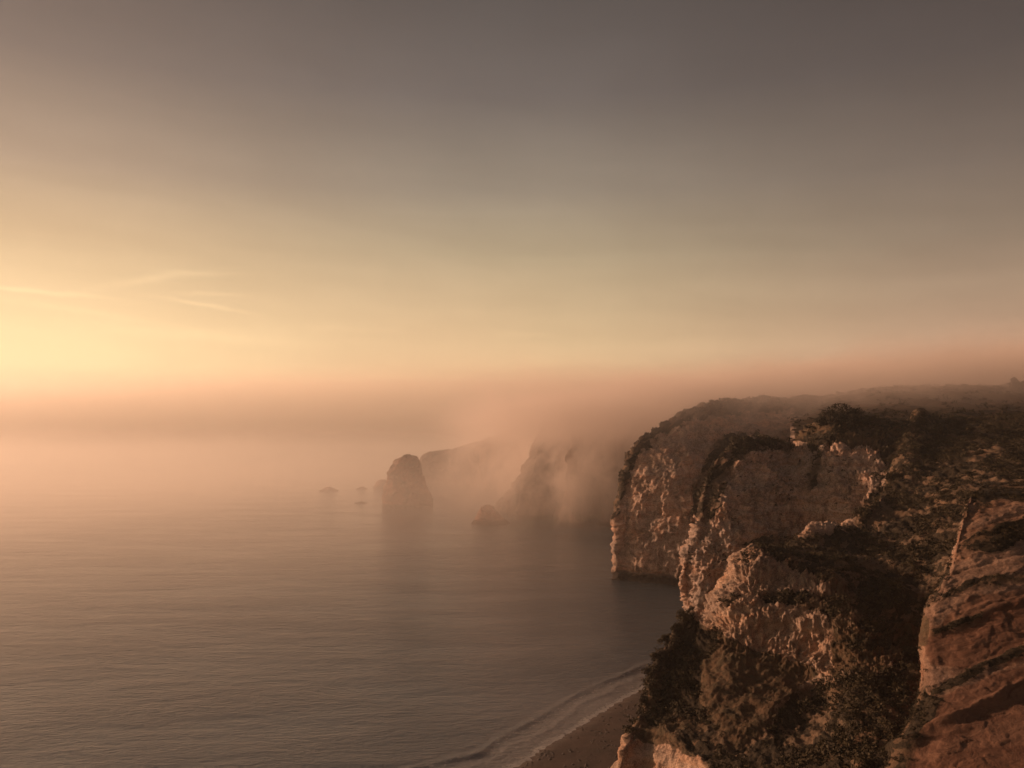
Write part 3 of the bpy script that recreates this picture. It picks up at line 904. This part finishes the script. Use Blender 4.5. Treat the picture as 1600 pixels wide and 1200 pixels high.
w1 = tt.noise(tt.comb(tt.m('MULTIPLY', x, 0.5), tt.m('ADD', tt.m('MULTIPLY', y, 1.15), tt.m('MULTIPLY', x, -0.08)), z), 1.0, 6, 0.62, 0.3)
w2 = tt.noise(tt.comb(tt.m('MULTIPLY', x, 1.3), tt.m('MULTIPLY', y, 2.2), z), 1.0, 4, 0.6)
w3 = tt.noise(tt.comb(tt.m('MULTIPLY', x, 0.02), tt.m('MULTIPLY', y, 0.06), 2.0), 1.0, 3, 0.6)
patch = tt.smooth(w3, 0.35, 0.65, 0.55, 1.15)
w4 = tt.noise(tt.comb(tt.m('MULTIPLY', x, 0.07), tt.m('MULTIPLY', y, 0.16), 5.0), 1.0, 4, 0.6, 0.8)
hgt = tt.m('MULTIPLY', tt.m('ADD', tt.m('ADD', w1, tt.m('MULTIPLY', w4, 1.2)), tt.m('MULTIPLY', w2, 0.30)), patch)
bp = tt.node('ShaderNodeBump')
bp.inputs['Strength'].default_value = 1.0
bp.inputs['Distance'].default_value = 0.27
tt.l.new(hgt, bp.inputs['Height'])
tt.l.new(bp.outputs[0], b.inputs['Normal'])
sea = mesh_from_grid('sea', sg, m_sea, {'dist': dist})
sea['kind'] = 'structure'

# ------------------------------------------------------------------ scrub: leafy bushes scattered where heath grows
def leaf_material(name, c1, c2):
    m_, tt, b = principled(name, 0.75, 0.2)
    info = tt.node('ShaderNodeObjectInfo').outputs['Random']
    geo = tt.node('ShaderNodeNewGeometry')
    f = tt.noise(geo.outputs['Position'], 0.6, 3)
    f2 = tt.noise(geo.outputs['Position'], 4.0, 2)
    f = tt.m('ADD', tt.m('MULTIPLY', f, 0.6), tt.m('ADD', tt.m('MULTIPLY', info, 0.25), tt.m('MULTIPLY', f2, 0.35)))
    tt.l.new(tt.mix(tt.smooth(f, 0.35, 0.85), c1, c2), b.inputs['Base Color'])
    return m_


m_leaf = leaf_material('scrub_foliage', (0.010, 0.008, 0.004, 1), (0.075, 0.052, 0.024, 1))
m_dry = leaf_material('dry_grass', (0.055, 0.034, 0.016, 1), (0.15, 0.095, 0.045, 1))
m_twig, _t, _b = principled('twig_bark', 0.9, 0.1)
_b.inputs['Base Color'].default_value = (0.09, 0.06, 0.04, 1)


def bush_arrays(seed, leaves, rx, rz, size, lobes=6):
    r = np.random.RandomState(seed)
    vs, fs = [], []
    lc = r.normal(size=(lobes, 3)) * np.array([rx * 0.45, rx * 0.45, rz * 0.2]) + np.array([0, 0, rz * 0.55])
    lr = rx * r.uniform(0.35, 0.6, lobes)
    for i in range(leaves):
        k = r.randint(lobes)
        d = r.normal(size=3)
        d /= np.linalg.norm(d)
        d[2] = abs(d[2]) * 0.9 + 0.05 if r.rand() < 0.7 else d[2]
        p = lc[k] + d * lr[k] * r.uniform(0.7, 1.05) * np.array([1, 1, rz / rx])
        p[2] = max(p[2], 0.0)
        a = r.normal(size=3)
        a /= np.linalg.norm(a)
        b_ = np.cross(a, d + 0.3 * r.normal(size=3))
        b_ /= max(np.linalg.norm(b_), 1e-6)
        s = size * r.uniform(0.6, 1.4)
        n0_ = len(vs)
        vs += [p - a * s, p + b_ * s * 0.5, p + a * s, p - b_ * s * 0.5]
        fs.append((n0_, n0_ + 1, n0_ + 2, n0_ + 3))
    return vs, fs


def bush_mesh(name, seed, leaves, rx, rz, size, mat):
    vs, fs = bush_arrays(seed, leaves, rx, rz, size)
    me = bpy.data.meshes.new(name)
    me.from_pydata([tuple(p) for p in vs], [], fs)
    me.materials.append(mat)
    return me


def tuft_mesh(name, seed, blades, h_, mat):
    r = np.random.RandomState(seed)
    vs, fs = [], []
    for i in range(blades):
        a = r.uniform(0, 2 * math.pi)
        q = r.uniform(0, 0.25) * h_
        base = np.array([math.cos(a) * q, math.sin(a) * q, -0.05])
        lean = np.array([math.cos(a), math.sin(a), 0]) * r.uniform(0.1, 0.7) * h_
        tip = base + lean + np.array([0, 0, h_ * r.uniform(0.6, 1.1)])
        wd = np.array([-math.sin(a), math.cos(a), 0]) * 0.05 * h_
        k = len(vs)
        vs += [base - wd, base + wd, tip]
        fs.append((k, k + 1, k + 2))
    me = bpy.data.meshes.new(name)
    me.from_pydata([tuple(p) for p in vs], [], fs)
    me.materials.append(mat)
    return me


def scatter(name, pts, rots, scl, kinds, meshes, label=None):
    """one stuff object per cover: realised geometry, many copies of a few bush shapes"""
    V, Fc, mi = [], [], 0
    base = []
    for me in meshes:
        co = np.zeros(len(me.vertices) * 3)
        me.vertices.foreach_get('co', co)
        base.append((co.reshape(-1, 3), np.array([list(p.vertices) for p in me.polygons])))
    off = 0
    for k in range(len(base)):
        sel = np.where(kinds == k)[0]
        if not len(sel):
            continue
        co, fc = base[k]
        c_, s_ = np.cos(rots[sel]), np.sin(rots[sel])
        x = co[None, :, 0] * c_[:, None] - co[None, :, 1] * s_[:, None]
        y = co[None, :, 0] * s_[:, None] + co[None, :, 1] * c_[:, None]
        z = np.repeat(co[None, :, 2], len(sel), 0)
        w_ = np.stack([x, y, z], -1) * scl[sel][:, None, None] + pts[sel][:, None, :]
        V.append(w_.reshape(-1, 3))
        Fc.append((fc[None] + (np.arange(len(sel)) * len(co))[:, None, None] + off).reshape(-1, fc.shape[1]))
        off += len(sel) * len(co)
    V = np.concatenate(V)
    Fc = np.concatenate(Fc)
    me = bpy.data.meshes.new(name)
    me.vertices.add(len(V))
    me.vertices.foreach_set('co', V.reshape(-1).astype(np.float32))
    me.loops.add(Fc.size)
    me.loops.foreach_set('vertex_index', Fc.reshape(-1).astype(np.int32))
    me.polygons.add(len(Fc))
    w_ = Fc.shape[1]
    me.polygons.foreach_set('loop_start', (np.arange(len(Fc)) * w_).astype(np.int32))
    me.polygons.foreach_set('loop_total', np.full(len(Fc), w_, np.int32))
    me.update()
    o = link(name, me, [meshes[0].materials[0]])
    o['kind'] = 'stuff'
    return o


def pick(g, mask, nrm, n, seed, jit=True):
    """random surface points weighted by mask and by area"""
    r = np.random.RandomState(seed)
    a = np.linalg.norm(np.cross(g[1:, :-1] - g[:-1, :-1], g[:-1, 1:] - g[:-1, :-1]), axis=2)
    wgt = a * mask[:-1, :-1]
    wgt = wgt.reshape(-1)
    c = np.cumsum(wgt)
    if c[-1] <= 0:
        return np.zeros((0, 3))
    i = np.searchsorted(c, r.rand(n) * c[-1])
    nv_ = g.shape[1] - 1
    u, v_ = i // nv_, i % nv_
    fu, fv = r.rand(n)[:, None], r.rand(n)[:, None]
    return g[u, v_] * (1 - fu) * (1 - fv) + g[u + 1, v_] * fu * (1 - fv) + g[u, v_ + 1] * (1 - fu) * fv + g[u + 1, v_ + 1] * fu * fv


def slant(g, lo, hi, cell=2.6):
    """clumps drawn out along the fall of the slope"""
    v_ = g.reshape(-1, 3)
    a = 0.62
    u = v_[:, 0] * math.cos(a) + v_[:, 2] * math.sin(a)
    w_ = -v_[:, 0] * math.sin(a) + v_[:, 2] * math.cos(a)
    n = fbm(np.stack([u / (cell * 3.5), v_[:, 1] / (cell * 4), w_ / cell], 1) + 40, 4, 0.6)
    return sstep(n, lo, hi).reshape(g.shape[:2])


def inframe(g, margin=40):
    px = topx(g.reshape(-1, 3))
    ok = (px[:, 0] > 900) & (px[:, 0] < 1600 + margin) & (px[:, 1] < 1200 + margin)
    return ok.reshape(g.shape[:2]).astype(float)


def clump(g, scale, lo, hi):
    n = fbm(g.reshape(-1, 3) / scale + 70, 4, 0.6)
    return sstep(n, lo, hi).reshape(g.shape[:2])


bushes = [bush_mesh('bush', 20 + i, 46, 0.5, 0.42, 0.10, m_leaf) for i in range(5)]
bushes_far = [bush_mesh('bush', 40 + i, 20, 0.5, 0.42, 0.17, m_leaf) for i in range(4)]
tufts = [tuft_mesh('tuft', 60 + i, 14, 0.5, m_dry) for i in range(4)]


def cover(name, g, mask, nrm, n, smin, smax, kinds, seed, sink=0.12):
    pts = pick(g, mask, nrm, n, seed)
    r = np.random.RandomState(seed + 1)
    scl = smin + (smax - smin) * r.rand(len(pts)) ** 2
    pts[:, 2] -= sink * scl
    return scatter(name, pts, r.uniform(0, 6.28, len(pts)), scl, r.randint(0, len(kinds), len(pts)), kinds)


cover('scrub', g1, s1 * inframe(g1) * (0.05 + slant(g1, -0.10, 0.12)), n1, 15000, 0.5, 1.7, bushes, 1)
cover('scrub', g0, s0 * inframe(g0) * (0.1 + clump(g0, 2.0, -0.12, 0.12)), n0, 2000, 0.25, 0.7, bushes, 3)
cover('scrub', g2_, s2_ * (0.2 + clump(g2_, 4.0, -0.1, 0.15)), n2, 3800, 0.7, 2.0, bushes_far, 5)
face2 = (1 - s2_) * inframe(g2_) * clump(g2_, 2.5, 0.12, 0.3) * (np.random.RandomState(4).rand(*s2_.shape) > 0.2)
cover('scrub', g2_, face2, n2, 900, 0.5, 1.2, bushes_far, 7)
cover('scrub', g3, s3 * clump(g3, 6.0, -0.2, 0.2), n3, 1500, 0.7, 1.9, bushes_far, 8)
up4 = sstep(g4[:, :, 2], 30, 44)
cover('scrub', g4, up4 * (0.1 + clump(g4, 8.0, -0.1, 0.2)), n4, 5000, 1.0, 2.8, bushes_far, 9)
gr1 = np.array(classes(g1.reshape(-1, 3))[1]).reshape(g1.shape[:2])
cover('grass', g1, inframe(g1) * (gr1 * 0.8 + s1 * 0.3) * (0.25 + clump(g1, 1.5, -0.2, 0.2)), n1, 22000, 0.35, 0.85, tufts, 11)

# pebbles on the beach
m_peb, _t, _b = principled('beach_pebble', 0.6, 0.3)
_b.inputs['Base Color'].default_value = (0.075, 0.055, 0.045, 1)
stones = []
for k in range(4):
    r_ = np.random.RandomState(200 + k)
    vs = [(math.cos(a) * r_.uniform(.4, .6) * c, math.sin(a) * r_.uniform(.3, .5) * c, h_) for h_, c in ((-0.1, 1.0), (0.2, 0.8)) for a in np.linspace(0, 2 * math.pi, 6, endpoint=False)]
    fs = [(i, (i + 1) % 6, 6 + (i + 1) % 6, 6 + i) for i in range(6)] + [(6, 7, 8, 9), (6, 9, 10, 11)]
    me = bpy.data.meshes.new('stone')
    me.from_pydata(vs, [], fs)
    me.materials.append(m_peb)
    stones.append(me)
bm_ = np.zeros(bg_.shape[:2])
bm_[:, 25:] = 1.0
bm_ *= 0.1 + clump(bg_, 3.0, 0.0, 0.25)
bm_[bg_[:, :, 1] < 95] = 0
peb = cover('pebbles', bg_, bm_, None, 6000, 0.08, 0.55, stones, 31, 0.0)


# bushes that stand out one by one
def snap(g, px, py):
    """the point of a land surface seen nearest to (px, py)"""
    v_ = g.reshape(-1, 3)
    q = topx(v_)
    d = np.hypot(q[:, 0] - px, q[:, 1] - py) + 0.05 * v_[:, 1]
    return v_[np.argmin(d)]


def shrub(g, px, py, wide, tall, label, seed, leaf=0.13, group=None):
    p = snap(g, px, py)
    t_ = bpy.data.objects.new('shrub', None)
    S.collection.objects.link(t_)
    t_.location = (p[0], p[1], p[2] - 0.15)
    t_['label'] = label
    t_['category'] = 'shrub'
    if group:
        t_['group'] = group
    n = int(min(2600, 260 * wide * tall / (leaf / 0.13) ** 2 + 120))
    vs, fs = bush_arrays(seed, n, wide / 2, tall * 0.75, leaf, 9)
    me = bpy.data.meshes.new('foliage')
    me.from_pydata([tuple(q) for q in vs], [], fs)
    link('foliage', me, [m_leaf], t_)
    r = np.random.RandomState(seed)
    vs, fs = [], []
    for k in range(6):
        a = r.uniform(0, 6.28)
        e = np.array([math.cos(a) * wide * 0.3, math.sin(a) * wide * 0.3, tall * 0.6])
        for q, rad_ in ((np.array([0, 0, -0.2]), 0.05 * tall), (e * np.array([0.4, 0.4, 0.6]), 0.03 * tall), (e, 0.012 * tall)):
            for m in range(4):
                vs.append((q[0] + rad_ * math.cos(m * 1.5708), q[1] + rad_ * math.sin(m * 1.5708), q[2]))
        b0 = k * 12
        for ring in (0, 4):
            for m in range(4):
                fs.append((b0 + ring + m, b0 + ring + (m + 1) % 4, b0 + ring + 4 + (m + 1) % 4, b0 + ring + 4 + m))
    me = bpy.data.meshes.new('stems')
    me.from_pydata(vs, [], fs)
    link('stems', me, [m_twig], t_)


shrub(g2_, 1300, 662, 9.5, 4.4, 'broad dark bush clump crowning the edge of the second bare cliff', 101, 0.26)
shrub(g2_, 1345, 664, 5.5, 2.6, 'low dark bush just right of the broad clump on the cliff edge', 102, 0.22)
shrub(g2_, 1166, 698, 5.5, 2.6, 'rounded bush on the highest point of the middle cliff brow', 103, 0.22)
shrub(g2_, 1192, 696, 4.5, 1.8, 'flat bush right of the rounded bush on the middle cliff brow', 104, 0.22)
shrub(g4, 1592, 606, 4.5, 3.4, 'small dark bush breaking the skyline at the far right end of the hill', 105, 0.3)
EDGE = 'bushes along the seaward edge of the near slope'
for px, py, w_, h_, lab, sd in (
        (1070, 972, 2.0, 1.7, 'topmost dark bush on the seaward edge, just below the bare rock', 111),
        (1054, 988, 1.7, 1.5, 'second bush down the seaward edge from the bare rock', 112),
        (1040, 1006, 1.8, 1.6, 'third bush down the seaward edge, standing out against dark water', 113),
        (1026, 1030, 1.6, 1.3, 'fourth bush down the seaward edge, level with the surf', 114),
        (1016, 1056, 1.7, 1.3, 'fifth bush down the seaward edge, above the end of the foam', 115),
        (1008, 1098, 1.6, 1.2, 'lowest bush on the seaward edge, above the brown beach', 116)):
    shrub(g1, px, py, w_, h_, lab, sd, 0.10, EDGE)
shrub(g1, 1392, 752, 3.6, 2.0, 'dark bush overhanging the right rim of the rock hollow', 121, 0.15)
shrub(g1, 1352, 806, 2.6, 1.6, 'dark bush beside the bright rock at the foot of the hollow rim', 122, 0.13)

# ------------------------------------------------------------------ air
def volume_box(name, lo, hi, build):
    me = bpy.data.meshes.new(name)
    x0, y0, z0 = lo
    x1, y1, z1 = hi
    vs = [(x0, y0, z0), (x1, y0, z0), (x1, y1, z0), (x0, y1, z0), (x0, y0, z1), (x1, y0, z1), (x1, y1, z1), (x0, y1, z1)]
    fs = [(0, 3, 2, 1), (4, 5, 6, 7), (0, 1, 5, 4), (1, 2, 6, 5), (2, 3, 7, 6), (3, 0, 4, 7)]
    me.from_pydata(vs, [], fs)
    m_ = bpy.data.materials.new(name + '_air')
    m_.use_nodes = True
    tt = NT(m_.node_tree)
    tt.n.clear()
    out_ = tt.node('ShaderNodeOutputMaterial')
    pv = tt.node('ShaderNodeVolumePrincipled')
    pv.inputs['Density Attribute'].default_value = ''
    tt.l.new(pv.outputs[0], out_.inputs['Volume'])
    build(tt, pv, m_)
    o = link(name, me, [m_])
    o['kind'] = 'stuff'
    return o


def haze_b(tt, pv, m_):
    pv.inputs['Color'].default_value = (1.0, 0.93, 0.86, 1)
    pv.inputs['Density'].default_value = 0.0002
    pv.inputs['Anisotropy'].default_value = 0.4


volume_box('haze', (-9000, -400, -2), (9000, 16000, 196), haze_b)


def mist_b(tt, pv, m_):
    geo = tt.node('ShaderNodeTexCoord').outputs['Object']
    x, y, z = tt.sep(geo)
    n = tt.noise(tt.comb(tt.m('MULTIPLY', x, 0.006), tt.m('MULTIPLY', y, 0.006), tt.m('MULTIPLY', z, 0.03)), 1.0, 3, 0.55)
    f = tt.m('MULTIPLY', tt.smooth(tt.m('ADD', y, tt.m('MULTIPLY', x, -0.3)), 140, 330), tt.smooth(y, 640, 400, 0.20, 1.0))
    h_ = tt.smooth(z, 46, 4, 0.14, 1.0)
    bk_ = tt.smooth(y, 1400, 900)
    sd = tt.smooth(x, 50, -25)
    d = tt.m('MULTIPLY', tt.m('MULTIPLY', f, h_), tt.m('MULTIPLY', tt.m('MULTIPLY', bk_, sd), tt.smooth(n, 0.25, 0.75, 0.5, 1.4)))
    tt.l.new(tt.m('MULTIPLY', d, 0.0044), pv.inputs['Density'])
    pv.inputs['Color'].default_value = (1.0, 0.89, 0.80, 1)
    pv.inputs['Anisotropy'].default_value = 0.4
    m_.cycles.volume_step_rate = 0.3


volume_box('mist', (-1600, 140, 0.9), (240, 1450, 106), mist_b)


def bank_b(tt, pv, m_):
    geo = tt.node('ShaderNodeTexCoord').outputs['Object']
    x, y, z = tt.sep(geo)
    n = tt.noise(tt.comb(tt.m('MULTIPLY', x, 0.0012), tt.m('MULTIPLY', y, 0.0012), tt.m('MULTIPLY', z, 0.012)), 1.0, 3, 0.5)
    top = tt.m('ADD', 158.0, tt.m('MULTIPLY', tt.m('SUBTRACT', n, 0.5), 44.0))
    hz = tt.smooth(tt.m('SUBTRACT', z, top), 6.0, -14.0)
    fr = tt.smooth(y, 1150, 3200)
    tt.l.new(tt.m('MULTIPLY', tt.m('MULTIPLY', hz, fr), 0.004), pv.inputs['Density'])
    pv.inputs['Color'].default_value = (1.0, 0.90, 0.76, 1)
    pv.inputs['Anisotropy'].default_value = 0.45
    m_.cycles.volume_step_rate = 0.15


volume_box('fog_bank', (-6000, 1100, 0.8), (6000, 7000, 184), bank_b)


def pour_b(tt, pv, m_):
    geo = tt.node('ShaderNodeTexCoord').outputs['Object']
    x, y, z = tt.sep(geo)
    # vapour falls over the rim: streaks follow the fall line, leaning seaward as they drop
    u = tt.m('SUBTRACT', x, tt.m('MULTIPLY', tt.m('MULTIPLY', z, z), 0.010))
    bill = tt.noise(tt.comb(tt.m('MULTIPLY', x, 0.035), tt.m('MULTIPLY', y, 0.02), tt.m('MULTIPLY', z, 0.035)), 1.0, 5, 0.6, 1.0)
    u = tt.m('ADD', u, tt.m('MULTIPLY', tt.m('SUBTRACT', bill, 0.5), 38.0))
    n1_ = tt.noise(tt.comb(tt.m('MULTIPLY', u, 0.045), tt.m('MULTIPLY', y, 0.010), tt.m('MULTIPLY', z, 0.014)), 1.0, 4, 0.55, 0.5)
    n2_ = tt.noise(tt.comb(tt.m('MULTIPLY', x, 0.012), tt.m('MULTIPLY', y, 0.012), tt.m('MULTIPLY', z, 0.02)), 1.0, 3, 0.5)
    top = tt.m('ADD', 60.0, tt.m('MULTIPLY', x, 0.095))
    top = tt.m('ADD', top, tt.m('MULTIPLY', tt.m('SUBTRACT', n2_, 0.5), 34.0))
    top = tt.m('ADD', top, tt.m('MULTIPLY', tt.m('SUBTRACT', bill, 0.5), 22.0))
    top = tt.m('MINIMUM', top, 90.0)
    hz = tt.smooth(tt.m('SUBTRACT', z, top), 5.0, -12.0)
    low = tt.smooth(z, 0, 26, 0.08, 1.0)
    up_ = tt.smooth(z, 30, 46, 0.0, 0.75)
    left = tt.smooth(x, -42, 26, 0.0, 1.0)
    front = tt.m('MAXIMUM', tt.smooth(tt.m('SUBTRACT', y, tt.m('MULTIPLY', x, 0.25)), 285, 365), tt.m('MULTIPLY', tt.m('MULTIPLY', tt.smooth(z, 33, 50), tt.smooth(y, 226, 280)), 0.8))
    backf = tt.m('MAXIMUM', tt.smooth(y, 540, 430), tt.m('MULTIPLY', tt.smooth(y, 840, 700), tt.m('MULTIPLY', tt.smooth(z, 26, 46), 0.5)))
    n4_ = tt.noise(tt.comb(tt.m('MULTIPLY', u, 0.14), tt.m('MULTIPLY', y, 0.02), tt.m('MULTIPLY', z, 0.03)), 1.0, 3, 0.55, 0.5)
    nn_ = tt.m('MULTIPLY', tt.smooth(tt.m('ADD', tt.m('MULTIPLY', n1_, 0.65), tt.m('MULTIPLY', n4_, 0.35)), 0.41, 0.60, 0.05, 1.0), tt.smooth(bill, 0.3, 0.65, 0.4, 1.2))
    nn_ = tt.m('MAXIMUM', nn_, tt.m('MULTIPLY', up_, tt.smooth(bill, 0.25, 0.6, 0.5, 1.1)))
    d = tt.m('MULTIPLY', tt.m('MULTIPLY', hz, low), tt.m('MULTIPLY', left, tt.m('MULTIPLY', front, backf)))
    d = tt.m('MULTIPLY', tt.m('MULTIPLY', d, nn_), 0.048)
    tt.l.new(d, pv.inputs['Density'])
    pv.inputs['Color'].default_value = (1.0, 0.87, 0.78, 1)
    pv.inputs['Anisotropy'].default_value = 0.25
    m_.cycles.volume_step_rate = 0.3


volume_box('fog', (-110, 222, 0.8), (520, 840, 104), pour_b)
